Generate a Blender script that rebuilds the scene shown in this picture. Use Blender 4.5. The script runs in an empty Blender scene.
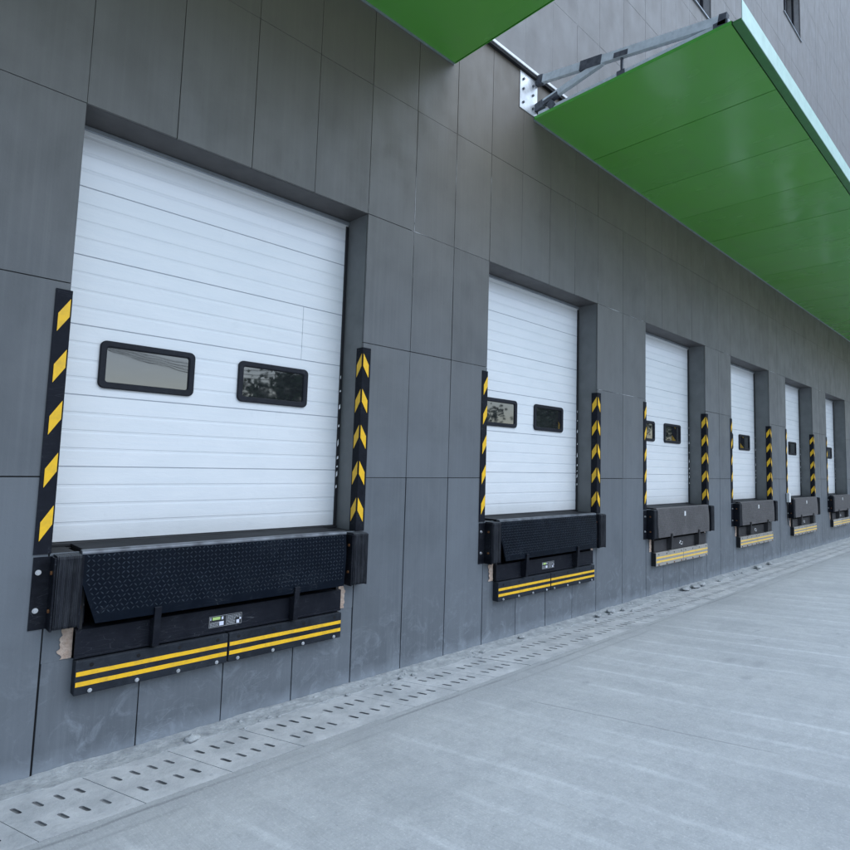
import bpy, bmesh, math, random
from mathutils import Vector, Matrix, noise
random.seed(7)
C = bpy.context.scene.collection
R = math.radians

# ---------------------------------------------------------------- mesh helper
class MB:
    def __init__(s):
        s.v = []; s.f = []; s.c = []; s.mi = []
    def poly(s, pts, faces, c=0.5, mi=0):
        n = len(s.v); s.v += [tuple(p) for p in pts]
        for f in faces:
            s.f.append(tuple(n+i for i in f)); s.c.append(c); s.mi.append(mi)
    def quad(s, a, b, c_, d, c=0.5, mi=0):
        s.poly([a, b, c_, d], [(0, 1, 2, 3)], c, mi)
    def box(s, x0, y0, z0, x1, y1, z1, b=0.0, c=0.5, mi=0):
        if x0 > x1: x0, x1 = x1, x0
        if y0 > y1: y0, y1 = y1, y0
        if z0 > z1: z0, z1 = z1, z0
        if b <= 0:
            P = [(x0,y0,z0),(x1,y0,z0),(x1,y1,z0),(x0,y1,z0),(x0,y0,z1),(x1,y0,z1),(x1,y1,z1),(x0,y1,z1)]
            s.poly(P, [(0,3,2,1),(4,5,6,7),(0,1,5,4),(1,2,6,5),(2,3,7,6),(3,0,4,7)], c, mi)
            return
        bm = bmesh.new()
        bmesh.ops.create_cube(bm, size=1)
        for v in bm.verts:
            v.co = Vector(((x0+x1)/2+v.co.x*(x1-x0), (y0+y1)/2+v.co.y*(y1-y0), (z0+z1)/2+v.co.z*(z1-z0)))
        b = min(b, (x1-x0)*.45, (y1-y0)*.45, (z1-z0)*.45)
        bmesh.ops.bevel(bm, geom=bm.edges[:], offset=b, segments=2 if b > .004 else 1, profile=.5, affect='EDGES')
        s.bm(bm, c, mi)
    def bm(s, bm, c=0.5, mi=0):
        bm.verts.index_update()
        s.poly([v.co for v in bm.verts], [[v.index for v in f.verts] for f in bm.faces], c, mi)
        bm.free()
    def cyl(s, p0, p1, r, n=12, c=0.5, mi=0, r1=None):
        p0, p1 = Vector(p0), Vector(p1); r1 = r if r1 is None else r1
        d = (p1-p0).normalized(); u = d.orthogonal().normalized(); w = d.cross(u)
        P = []
        for p, rr in ((p0, r), (p1, r1)):
            for i in range(n):
                a = 2*math.pi*i/n; P.append(p+(u*math.cos(a)+w*math.sin(a))*rr)
        F = [(i, (i+1) % n, n+(i+1) % n, n+i) for i in range(n)] + [tuple(range(n))[::-1], tuple(range(n, 2*n))]
        s.poly(P, F, c, mi)
    def bar(s, p0, p1, w, h, side=(1,0,0), c=0.5, mi=0):
        """rectangular tube from p0 to p1: w along side, h across"""
        p0, p1, sd = Vector(p0), Vector(p1), Vector(side)
        d = (p1-p0).normalized(); up = sd.cross(d).normalized()
        P = []
        for p in (p0, p1):
            for a, b_ in ((-1,-1),(1,-1),(1,1),(-1,1)): P.append(p+sd*(a*w/2)+up*(b_*h/2))
        s.poly(P, [(0,1,5,4),(1,2,6,5),(2,3,7,6),(3,0,4,7),(3,2,1,0),(4,5,6,7)], c, mi)
    def prism(s, prof, x0, x1, c=0.5, mi=0, caps=True):
        """closed profile of (y,z) extruded along x"""
        n = len(prof)
        P = [(x0, y, z) for y, z in prof]+[(x1, y, z) for y, z in prof]
        F = [(i, (i+1) % n, n+(i+1) % n, n+i) for i in range(n)]
        if caps: F += [tuple(range(n))[::-1], tuple(range(n, 2*n))]
        s.poly(P, F, c, mi)
    def build(s, name, mat, parent=None, off=(0,0,0), smooth=False, fix=True):
        me = bpy.data.meshes.new(name)
        o = Vector(off)
        me.from_pydata([Vector(v)-o for v in s.v], [], s.f)
        at = me.attributes.new('rnd', 'FLOAT', 'FACE')
        at.data.foreach_set('value', s.c)
        mats = mat if isinstance(mat, (list, tuple)) else [mat]
        for m in mats: me.materials.append(m)
        me.polygons.foreach_set('material_index', s.mi)
        if fix:
            bm = bmesh.new(); bm.from_mesh(me); bmesh.ops.recalc_face_normals(bm, faces=bm.faces); bm.to_mesh(me); bm.free()
        if smooth: me.polygons.foreach_set('use_smooth', [True]*len(me.polygons))
        me.update()
        ob = bpy.data.objects.new(name, me); C.objects.link(ob)
        if parent: ob.parent = parent
        else: ob.location = o
        return ob

def tag(o, label=None, cat=None, group=None, kind=None):
    if label: o['label'] = label
    if cat: o['category'] = cat
    if group: o['group'] = group
    if kind: o['kind'] = kind
    return o
def empty(name, loc):
    o = bpy.data.objects.new(name, None); C.objects.link(o); o.location = loc; o.empty_display_size = .2
    return o
def copy_tree(o, parent=None):
    c = o.copy(); C.objects.link(c); c.parent = parent
    for ch in list(o.children): copy_tree(ch, c)
    return c

# ---------------------------------------------------------------- materials
class NT:
    def __init__(s, name):
        s.m = bpy.data.materials.new(name); s.m.use_nodes = True
        s.t = s.m.node_tree; s.N = s.t.nodes; s.L = s.t.links
        s.b = s.N['Principled BSDF']
    def n(s, t, ins=None, **kw):
        x = s.N.new(t)
        for k, v in kw.items(): setattr(x, k, v)
        for k, v in (ins or {}).items(): s.set(x.inputs[k], v)
        return x
    def set(s, sock, v):
        if isinstance(v, bpy.types.NodeSocket): s.L.new(v, sock)
        else: sock.default_value = v
    def obj(s): return s.n('ShaderNodeTexCoord').outputs['Object']
    def world(s): return s.n('ShaderNodeNewGeometry').outputs['Position']
    def map(s, v, scale=(1,1,1), loc=(0,0,0), rot=(0,0,0)):
        return s.n('ShaderNodeMapping', {'Vector': v, 'Scale': scale, 'Location': loc, 'Rotation': rot}).outputs[0]
    def noise(s, v, sc, det=4, rough=.55, dist=0):
        return s.n('ShaderNodeTexNoise', {'Vector': v, 'Scale': sc, 'Detail': det, 'Roughness': rough, 'Distortion': dist}).outputs[0]
    def ramp(s, v, a, b, c0=0., c1=1.):
        return s.n('ShaderNodeMapRange', {'Value': v, 'From Min': a, 'From Max': b, 'To Min': c0, 'To Max': c1}).outputs[0]
    def math(s, op, a, b=0., c=0.):
        x = s.n('ShaderNodeMath', operation=op); s.set(x.inputs[0], a); s.set(x.inputs[1], b); s.set(x.inputs[2], c); return x.outputs[0]
    def mix(s, f, a, b, mode='MIX'):
        x = s.n('ShaderNodeMix', data_type='RGBA', blend_type=mode)
        s.set(x.inputs[0], f); s.set(x.inputs[6], a if isinstance(a, bpy.types.NodeSocket) else (*a, 1)); s.set(x.inputs[7], b if isinstance(b, bpy.types.NodeSocket) else (*b, 1))
        return x.outputs[2]
    def sep(s, v):
        return s.n('ShaderNodeSeparateXYZ', {0: v}).outputs
    def attr(s, name='rnd'): return s.n('ShaderNodeAttribute', attribute_name=name).outputs['Fac']
    def bump(s, h, strength=.3, dist=.01, nrm=None):
        x = s.n('ShaderNodeBump', {'Height': h, 'Strength': strength, 'Distance': dist})
        if nrm: s.L.new(nrm, x.inputs['Normal'])
        return x.outputs[0]
    def out(s, col=None, rough=None, metal=None, nrm=None, spec=None, coat=None, coat_r=None, ior=None):
        I = s.b.inputs
        if col is not None: s.set(I['Base Color'], col if isinstance(col, bpy.types.NodeSocket) else (*col, 1))
        if rough is not None: s.set(I['Roughness'], rough)
        if metal is not None: s.set(I['Metallic'], metal)
        if nrm is not None: s.set(I['Normal'], nrm)
        if spec is not None: s.set(I['Specular IOR Level'], spec)
        if coat is not None: s.set(I['Coat Weight'], coat)
        if coat_r is not None: s.set(I['Coat Roughness'], coat_r)
        if ior is not None: s.set(I['IOR'], ior)
        return s.m

def simple(name, col, rough=.5, metal=0., var=.12, dust=0., dustcol=(.3,.3,.3), bump=.0, sc=8, spec=.5, coat=0):
    t = NT(name); p = t.world()
    n1 = t.noise(p, sc, 5); n2 = t.noise(p, sc*.23, 3)
    c = t.mix(t.ramp(n1, .3, .7), tuple(x*(1-var) for x in col), tuple(min(1, x*(1+var)) for x in col))
    if dust:
        d = t.math('MULTIPLY', t.ramp(t.math('MULTIPLY', n1, n2), .18, .42), dust)
        c = t.mix(d, c, dustcol)
    r = t.ramp(n2, .3, .7, rough*.85, min(1, rough*1.15))
    nr = t.bump(t.noise(p, sc*6, 4), bump, .004) if bump else None
    return t.out(c, r, metal, nr, spec, coat)

def mat_cladding():
    t = NT('grey_fibre_cement'); p = t.world(); X, Y, Z = t.sep(p)[:3]
    rnd = t.attr()
    base = t.mix(rnd, (.142,.144,.150), (.186,.188,.195))
    # trowel clouds, vertical wash streaks, chalky scratches near the ground
    cl = t.noise(p, 1.3, 6, .62, .4)
    base = t.mix(t.ramp(cl, .32, .70, 0, .55), base, (.215,.214,.218))
    cl2 = t.noise(t.map(p, (1,1,.55), (3,7,1)), 3.7, 5, .6)
    base = t.mix(t.ramp(cl2, .5, .78, 0, .30), base, (.115,.117,.123))
    st = t.noise(t.map(p, (34,34,.5)), 1, 5, .6)
    base = t.mix(t.ramp(st, .45, .72, 0, .24), base, (.25,.25,.255))
    st2 = t.noise(t.map(p, (9,9,.16), (5,0,2)), 1, 4, .55)
    base = t.mix(t.ramp(st2, .5, .8, 0, .22), base, (.12,.12,.127))
    # upper storeys paler and warmer: the light up there put into the colour
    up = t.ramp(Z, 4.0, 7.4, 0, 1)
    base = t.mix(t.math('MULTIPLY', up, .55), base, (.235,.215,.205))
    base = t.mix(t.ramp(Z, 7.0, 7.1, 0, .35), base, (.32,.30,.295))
    # dust & scuffs low down
    low = t.ramp(Z, .9, .0, 0, 1)
    sc = t.noise(t.map(p, (1,1,1), (0,0,0), (0,.5,0)), 5, 8, .72, 1.4)
    base = t.mix(t.math('MULTIPLY', low, t.ramp(sc, .52, .70, 0, .65)), base, (.40,.40,.41))
    edge = t.math('ADD', Z, t.math('MULTIPLY', t.noise(p, 6, 5), .22))
    base = t.mix(t.ramp(edge, .26, .09, 0, .6), base, (.42,.42,.43))
    # fine scratches
    vor = t.n('ShaderNodeTexVoronoi', {'Vector': t.map(p, (1.3,1.3,6), (0,0,0), (0,.25,0)), 'Scale': 3.0}, feature='DISTANCE_TO_EDGE').outputs['Distance']
    scr = t.math('MULTIPLY', t.ramp(vor, .012, .0), t.ramp(t.noise(p, 2.2, 3), .56, .66, 0, .5))
    base = t.mix(t.math('MULTIPLY', scr, low), base, (.5,.5,.5))
    fine = t.noise(p, 60, 4, .6)
    nr = t.bump(t.math('ADD', t.math('MULTIPLY', fine, .35), t.math('MULTIPLY', cl, .9)), .35, .006)
    gr = t.noise(t.map(p, (5,5,.35), (2,0,9)), 1, 5, .62)
    under = t.math('MULTIPLY', t.ramp(Z, .5, .2), t.ramp(gr, .55, .72, 0, .38))
    base = t.mix(under, base, (.42,.42,.42))
    stain = t.noise(t.map(p, (.5,.5,.9), (7,0,3)), 1, 6, .7)
    base = t.mix(t.ramp(stain, .5, .75, 0, .35), base, (.105,.108,.104))
    base = t.mix(t.ramp(t.noise(t.map(p, (50,50,50)), 1, 3), .66, .74, 0, .35), base, (.10,.10,.10))
    base = t.mix(1.0, base, t.mix(t.ramp(Z, 7.05, 7.1), t.mix(t.ramp(t.math('ADD', Z, t.math('MULTIPLY', t.noise(p, .5, 3), 1.5)), 2.2, 6.6), (.74,.815,.89), (.80,.725,.60)), (.86,.87,.86)), 'MULTIPLY')  # bluish light low down and warmer light higher up multiplied into the colour
    return t.out(base, t.ramp(cl2, .3, .7, .42, .62), 0, nr, .4)

def mat_door():
    t = NT('white_door_skin'); p = t.obj(); rnd = t.attr()
    n1 = t.noise(t.map(p, (1,1,3)), 2.2, 4)
    c = t.mix(t.ramp(n1, .3, .7), (.80,.82,.84), (.86,.87,.885))
    st = t.noise(t.map(p, (.7,1,26)), 2, 4, .6)
    c = t.mix(t.ramp(st, .45, .75, 0, .25), c, (.72,.76,.82))
    drt = t.noise(p, 5, 6, .65)
    c = t.mix(t.ramp(drt, .6, .85, 0, .25), c, (.62,.63,.65))
    lowz = t.math('ADD', t.sep(p)[2], t.math('MULTIPLY', t.noise(p, 3, 5), .25))
    c = t.mix(t.ramp(lowz, .30, .12, 0, .35), c, (.52,.52,.50))
    scf = t.noise(t.map(p, (1.5,1,.8), (0,0,4)), 2.6, 7, .75, .6)
    c = t.mix(t.ramp(scf, .60, .74, 0, .20), c, (.50,.52,.55))
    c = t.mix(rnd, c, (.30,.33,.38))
    film = t.noise(t.map(p, (2.2,1,7)), 5, 5, .6, .8)
    emb = t.noise(t.map(p, (160,1,60)), 1, 2, .5)
    nr = t.bump(t.math('ADD', t.math('MULTIPLY', film, .8), t.math('MULTIPLY', emb, .12)), .4, .004)
    return t.out(c, t.ramp(n1, .3, .7, .3, .42), 0, nr, .5)

def mat_green():
    t = NT('green_soffit'); p = t.world(); rnd = t.attr()
    n1 = t.noise(p, .5, 3)
    c = t.mix(rnd, (.105,.40,.045), (.13,.44,.065))
    c = t.mix(t.ramp(n1, .35, .7, 0, .35), c, (.14,.42,.12))
    dst = t.noise(t.map(p, (1.2,3,1), (0,0,0)), 1.4, 6, .7)
    c = t.mix(t.ramp(dst, .5, .8, 0, .22), c, (.16,.26,.13))
    sm = t.noise(t.map(p, (2.2,.9,1)), 1.0, 2, .5)
    wav = t.noise(t.map(p, (.9,.9,1)), 1.3, 1, .3)
    return t.out(c, t.ramp(sm, .35, .7, .16, .30), 0, t.bump(wav, .5, .06), .5, .3, .15)

def mat_yard():
    t = NT('yard_concrete'); p = t.world(); X, Y, Z = t.sep(p)[:3]
    base = t.mix(t.ramp(t.noise(p, .55, 5, .6), .3, .7), (.385,.395,.40), (.50,.505,.50))
    base = t.mix(t.ramp(t.noise(p, 2.7, 6, .65, .5), .42, .72, 0, .5), base, (.36,.37,.385))
    base = t.mix(t.ramp(t.noise(t.map(p, (1,1,1), (4,9,0)), 7, 7, .7), .5, .75, 0, .32), base, (.56,.56,.55))
    # pale screed lines running away from the wall, .46 m apart
    xs = t.math('ADD', X, t.math('MULTIPLY', Y, .18))
    xs = t.math('ADD', xs, t.math('MULTIPLY', t.noise(p, .8, 3), .12))
    fr = t.math('FRACT', t.math('ADD', t.math('MULTIPLY', xs, 1/.45), .38))
    pk = t.math('ABSOLUTE', t.math('SUBTRACT', fr, .5))
    ln = t.ramp(pk, .085, .03, 0, 1)
    soft = t.ramp(fr, .5, 1.15, .32, 0)
    fade = t.ramp(t.noise(t.map(p, (1.6,.5,1), (2,2,0)), 1, 4, .6), .36, .60, .08, 1)
    far = t.ramp(Y, -.75, -1.3, 0, 1)
    f = t.math('MULTIPLY', t.math('MULTIPLY', t.math('ADD', t.math('MULTIPLY', ln, .42), t.math('MULTIPLY', soft, .9)), fade), far)
    base = t.mix(f, base, (.66,.67,.67))
    # broom strokes
    br = t.noise(t.map(p, (75,1.6,1), (0,0,0), (0,0,R(12))), 1, 4, .6)
    base = t.mix(t.ramp(br, .35, .75, 0, .25), base, (.34,.345,.36))
    em = t.math('ABSOLUTE', t.math('ADD', t.math('ADD', Y, .862), t.math('MULTIPLY', t.noise(p, 2, 3), .05)))
    emf = t.math('MULTIPLY', t.ramp(em, .020, .006), t.ramp(t.noise(t.map(p, (1,1,1), (8,1,0)), 1.1, 3), .42, .55, .15, .7))
    base = t.mix(emf, base, (.15,.155,.16))
    em2 = t.math('ABSOLUTE', t.math('ADD', t.math('ADD', Y, .99), t.math('MULTIPLY', t.noise(t.map(p, (1,1,1), (3,3,0)), 1.5, 3), .05)))
    base = t.mix(t.math('MULTIPLY', t.ramp(em2, .025, .0), t.ramp(t.noise(t.map(p, (1,1,1), (1,8,0)), .8, 3), .45, .6, 0, .45)), base, (.24,.245,.25))
    # saw cut
    cut = t.math('ABSOLUTE', t.math('SUBTRACT', t.math('ADD', X, t.math('ADD', t.math('MULTIPLY', Y, .18), t.math('MULTIPLY', t.noise(p, 3, 2), .03))), 2.966))
    cutm = t.math('MULTIPLY', t.ramp(cut, .012, .003), t.ramp(Y, -1.35, -1.5))
    base = t.mix(t.math('MULTIPLY', t.math('MULTIPLY', cutm, t.ramp(Y, -3.3, -3.0)), .5), base, (.16,.16,.17))
    vor = t.n('ShaderNodeTexVoronoi', {'Vector': t.n('ShaderNodeVectorMath', {0: p, 1: t.n('ShaderNodeTexNoise', {'Vector': p, 'Scale': 1.6, 'Detail': 4.}).outputs['Color']}, operation='ADD').outputs[0], 'Scale': .42}, feature='DISTANCE_TO_EDGE').outputs['Distance']
    crk = t.math('MULTIPLY', t.ramp(vor, .004, .001), t.ramp(t.noise(p, .9, 2), .5, .56))
    base = t.mix(t.math('MULTIPLY', crk, .08), base, (.18,.18,.19))
    # small dark scars
    sp = t.noise(t.map(p, (1,1.6,1), (1.3,0,0)), 3.1, 3, .5)
    base = t.mix(t.ramp(sp, .70, .78, 0, .5), base, (.25,.255,.27))
    for (ax, ay, rx, ry) in ((5.49, -2.18, .16, .07), (5.56, -2.43, .18, .07), (5.0, -2.5, .12, .06), (3.9, -1.5, .1, .05)):
        dx = t.math('MULTIPLY', t.math('SUBTRACT', X, ax), 1/rx); dy = t.math('MULTIPLY', t.math('SUBTRACT', Y, ay), 1/ry)
        dd = t.math('ADD', t.math('SQRT', t.math('ADD', t.math('MULTIPLY', dx, dx), t.math('MULTIPLY', dy, dy))), t.math('MULTIPLY', t.noise(p, 14, 5), .9))
        base = t.mix(t.ramp(dd, 1.5, .6, 0, .42), base, (.24,.245,.26))
    mot = t.noise(p, 13, 8, .78)
    base = t.mix(t.ramp(mot, .44, .66, 0, .38), base, (.31,.32,.325))
    tr = t.noise(t.map(p, (.9,5,1), (0,3,0), (0,0,R(9))), 1, 5, .6)
    base = t.mix(t.ramp(tr, .55, .75, 0, .28), base, (.30,.31,.32))
    edge = t.math('ADD', Y, t.math('MULTIPLY', t.noise(p, 4, 6, .7), .5))
    base = t.mix(t.ramp(edge, -.95, -.62, 0, .35), base, (.34,.35,.36))
    dt = t.noise(p, 45, 3, .5)
    base = t.mix(t.ramp(dt, .68, .76, 0, .4), base, (.24,.24,.25))
    h = t.math('ADD', t.math('MULTIPLY', br, .7), t.math('ADD', t.math('MULTIPLY', t.noise(p, 30, 5, .6), .8), t.math('MULTIPLY', t.noise(p, 4, 4), 1.4)))
    gr = t.noise(p, 95, 3, .7)
    base = t.mix(t.ramp(gr, .52, .68, 0, .36), base, (.30,.305,.31))
    base = t.mix(t.ramp(t.noise(t.map(p, (1,1,1), (5,5,5)), 70, 3, .7), .56, .70, 0, .45), base, (.66,.66,.65))
    pt = t.noise(t.map(p, (1,1,1), (9,2,0)), 1.15, 8, .74, .6)
    base = t.mix(t.ramp(pt, .54, .60, 0, .16), base, (.28,.29,.30))
    return t.out(base, .78, 0, t.bump(h, .6, .007), .4)

def mat_rough(name, a, b, sc=9, bump=.7, dots=(.2,.2,.2), rough=.85):
    t = NT(name); p = t.world()
    c = t.mix(t.ramp(t.noise(p, sc, 7, .68), .3, .7), a, b)
    c = t.mix(t.ramp(t.noise(p, sc*6, 3), .6, .75, 0, .5), c, dots)
    return t.out(c, rough, 0, t.bump(t.noise(p, sc*3, 7, .7), bump, .015), .4)

def mat_black(name, col=(.008,.009,.013), rough=.40, dust=.35, dustcol=(.055,.06,.072), down=False):
    t = NT(name); p = t.world(); X, Y, Z = t.sep(p)[:3]
    n1 = t.noise(p, 3.5, 7, .66, .3); n2 = t.noise(p, 26, 5, .6)
    c = t.mix(t.ramp(n2, .3, .7), tuple(x*.8 for x in col), tuple(x*1.3 for x in col))
    c = t.mix(t.ramp(n1, .42, .78, 0, dust*.8), c, dustcol)
    orn = t.n('ShaderNodeObjectInfo').outputs['Random']
    c = t.mix(t.math('MULTIPLY', orn, .45), c, tuple(x*1.9 for x in col))
    nz = t.sep(t.n('ShaderNodeNewGeometry').outputs['Normal'])[2]
    c = t.mix(t.math('MULTIPLY', t.ramp(nz, .5, 1.), min(1, dust)), c, tuple(x*.9 for x in dustcol))
    sc = t.n('ShaderNodeTexVoronoi', {'Vector': t.map(p, (2,2,9), (0,0,0), (0,.3,.2)), 'Scale': 4.0}, feature='DISTANCE_TO_EDGE').outputs['Distance']
    c = t.mix(t.math('MULTIPLY', t.ramp(sc, .010, 0.), t.ramp(n1, .5, .62, 0, .5)), c, (.2,.21,.23))
    return t.out(c, t.ramp(n1, .35, .7, rough*.8, min(1, rough*1.5)), 0, t.bump(n2, .15, .003), .08)

def mat_stripe(name, yel, dirt, dirtcol=(.1,.09,.07), amount=.4):
    t = NT(name); p = t.world()
    n1 = t.noise(p, 14, 6, .7)
    c = t.mix(t.ramp(n1, .45, .8, 0, amount), yel, dirtcol)
    c = t.mix(t.ramp(t.noise(p, 4, 4), .4, .8, 0, dirt), c, tuple(x*.75 for x in yel))
    return t.out(c, .42, 0, t.bump(n1, .1, .003), .5)

def mat_rubber():
    t = NT('bumper_rubber'); p = t.obj(); rnd = t.attr()
    c = t.mix(rnd, (.006,.007,.010), (.022,.024,.031))
    n1 = t.noise(t.map(p, (1,1,.3)), 30, 5, .65)
    c = t.mix(t.ramp(n1, .45, .8, 0, .4), c, (.075,.08,.09))
    nz = t.sep(t.n('ShaderNodeNewGeometry').outputs['Normal'])[2]
    c = t.mix(t.ramp(nz, .3, .9, 0, .55), c, (.11,.118,.13))
    return t.out(c, .62, 0, t.bump(n1, .3, .004), .15)

def mat_glass():
    t = NT('door_window_glass'); p = t.obj()
    w = t.noise(p, 1.2, 3)
    w2 = t.noise(t.map(p, (1,1,3)), 6, 5, .7)
    c = t.mix(t.ramp(w2, .5, .8), (.018,.019,.022), (.05,.05,.052))
    return t.out(c, t.ramp(w2, .4, .8, .015, .06), 0, t.bump(w, .07, .02), .9, 1.0, .02, 1.95); 

M = dict(
 clad=mat_cladding(), door=mat_door(), green=mat_green(), yard=mat_yard(), rubber=mat_rubber(), glass=mat_glass(),
 reveal_head=simple('shaded_head_lining', (.085,.08,.078), .6, 0, .12),  # reveal lining darkened: shade under the head put into its colour
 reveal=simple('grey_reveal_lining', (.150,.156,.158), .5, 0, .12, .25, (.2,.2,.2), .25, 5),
 gap=simple('dark_joint', (.018,.018,.02), .9),
 gaplight=simple('pale_joint_backing', (.50,.49,.49), .8),
 sealant=simple('pale_sealant', (.42,.42,.43), .7, 0, .3),
 concrete_wall=simple('plain_grey_render', (.2,.2,.205), .7, 0, .15),
 roof=simple('roof_membrane', (.22,.22,.22), .8),
 greenedge=simple('green_edge_trim', (.05,.20,.055), .4, 0, .1),
 lime=simple('green_end_trim', (.09,.42,.05), .4, 0, .1),
 mint=simple('pale_mint_film', (.52,.74,.65), .4, 0, .12, .15, (.5,.5,.5)),
 galv=simple('galvanised_steel', (.74,.80,.82), .42, .2, .15, .25, (.7,.72,.74), .1, 14),
 weld=simple('weld_primer', (.10,.11,.13), .55, .2, .3, .3, (.2,.2,.2), .1, 20),
 plate=simple('zinc_plate', (.75,.76,.77), .4, .35, .2),
 flash=simple('white_flashing', (.85,.85,.85), .4),
 frame=mat_black('window_frame_rubber', (.020,.021,.026), .42, .25),
 black=mat_black('black_steel_paint'),
 lip_black=mat_black('black_tread_steel', (.0022,.0042,.0085), .36, .30, (.018,.027,.040)),
 lip_dusty=mat_black('dusty_tread_steel', (.085,.080,.082), .55, .85, (.19,.18,.18)),
 frame_dusty=mat_black('dusty_black_steel', (.035,.034,.036), .55, .7, (.13,.125,.12)),
 lug=simple('highlit_lug_tops', (.036,.048,.066), .34, .5, .4),  # paler than the lip: highlights on the lugs put into the colour
 lug_dusty=simple('dusty_lug_tops', (.16,.155,.155), .5, .1, .2),
 board=mat_black('black_board', (.019,.022,.028), .5, .5, (.06,.066,.076)),
 board_grey=mat_black('pale_grey_board', (.26,.245,.225), .6, .6, (.36,.34,.315)),
 board_side=simple('black_board_side', (.008,.009,.012), .6),
 yellow=mat_stripe('yellow_stripe', (1.0,.56,.012), .35, amount=.45),
 yellow_pale=mat_stripe('faded_yellow_stripe', (.95,.60,.10), .4, (.35,.28,.15), .5),
 yellow_guard=mat_stripe('yellow_reflective_band', (1.0,.57,.012), .3, amount=.3),
 deck=simple('deck_steel', (.010,.011,.014), .6, 0, .3, spec=.15),
 guard=mat_black('black_corner_rubber', (.009,.010,.014), .55, .35),
 bolt=simple('zinc_bolt', (.62,.63,.65), .3, .8, .2),
 rust=simple('rusty_bolt', (.20,.085,.03), .8, .2, .4),
 hole=simple('bolt_hole', (.003,.003,.004), .9),
 steel_edge=simple('scuffed_edge', (.10,.108,.125), .4, .3, .5, .4, (.3,.31,.34)),
 broken=mat_rough('broken_concrete', (.48,.33,.25), (.74,.60,.50), 26, 1.0, (.25,.12,.07)),
 pit=simple('pit_concrete', (.12,.12,.12), .9),
 mortar=mat_rough('mortar_debris', (.27,.28,.29), (.50,.51,.51), 9, .8, (.2,.2,.21)),
 cover=mat_rough('drain_cover_concrete', (.36,.37,.38), (.62,.62,.62), 3, .7, (.32,.325,.34)),
 slot=simple('slot_dirt', (.17,.175,.18), .95, 0, .5, .7, (.34,.34,.34), 0, 5),
 white=simple('white_plastic', (.8,.8,.8), .4),
 paper=simple('label_print', (.45,.46,.48), .5),
 labelgreen=simple('label_green', (.50,.68,.22), .5),
 labelblack=simple('label_ground', (.010,.011,.014), .4),
 labelwhite=simple('label_white', (.72,.74,.85), .5),
 seal=simple('black_seal', (.012,.013,.016), .6),
 alu=simple('aluminium_strip', (.34,.37,.40), .4, .4),
 soil=mat_rough('distant_ground', (.20,.17,.12), (.30,.26,.19), .5, .3, (.12,.15,.07)),
 leaf=simple('tree_leaves', (.045,.085,.03), .6, 0, .4, sc=1.5),
 bark=simple('tree_bark', (.10,.075,.05), .9, 0, .3),
 pole=simple('weathered_pole', (.3,.29,.27), .8),
 cable=simple('black_cable', (.02,.02,.02), .5),
 trailer=simple('trailer_side', (.10,.12,.15), .5), tyre=simple('tyre_rubber', (.02,.02,.02), .8),
)

# ---------------------------------------------------------------- layout (metres; wall face is y=0, x runs along it)
BAYS = [0.0, 4.18, 8.06, 11.78, 15.43, 19.28]
W, ZT = 2.4, 4.40            # opening width and head
DY = .33                     # depth of the reveal
ROWS = [0., 1.865, 3.14, ZT, 5.71, 7.07, 8.38, 9.63, 10.90, 12.17, 13.44, 14.71, 15.98, 17.25, 18.52, 19.79, 21.06]
X0, X1 = -10.0, 46.0
cols = []
x = 0.0
while x > X0: x -= .6; cols.append(x)
cols = cols[::-1]
for k, b in enumerate(BAYS):
    cols += [b+.6*i for i in range(5)]
    nx = BAYS[k+1] if k+1 < len(BAYS) else None
    if nx:
        gap = nx-b-W; n = 3 if k == 0 else 2
        cols += [b+W+gap*i/n for i in range(1, n)]
x = cols[-1]
while x < X1: x += .6; cols.append(x)
XL, XR = cols[0], cols[-1]
WINS = [(9.41, 10.95, 11.25, 12.75), (16.0, 17.6, 14.5, 16.0)]

def holes():
    H = []
    for b in BAYS:
        H.append((b, b+W, 1.375, ZT)); H.append((b+.17, b+2.23, .69, 1.40))
    return H + list(WINS)
HOLES = holes()

def cut_rects(x0, x1, z0, z1, H):
    """rectangle minus axis-aligned holes -> rectangles"""
    xs = sorted({x0, x1, *[min(max(v, x0), x1) for h in H for v in h[:2]]}); xs = [v for i, v in enumerate(xs) if i == 0 or v-xs[i-1] > 1e-6]
    zs = sorted({z0, z1, *[min(max(v, z0), z1) for h in H for v in h[2:]]})
    out = []
    for a, b in zip(xs, xs[1:]):
        run = None
        for c, d in zip(zs, zs[1:]):
            mx, mz = (a+b)/2, (c+d)/2
            ins = any(h[0] < mx < h[1] and h[2] < mz < h[3] for h in H)
            if not ins:
                if run: run[3] = d
                else: run = [a, b, c, d]
            else:
                if run: out.append(run); run = None
        if run: out.append(run)
    # merge neighbours with same z-span
    out.sort(key=lambda r: (r[2], r[3], r[0])); res = []
    for r in out:
        if res and res[-1][2] == r[2] and res[-1][3] == r[3] and abs(res[-1][1]-r[0]) < 1e-6: res[-1][1] = r[1]
        else: res.append(list(r))
    return res

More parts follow.
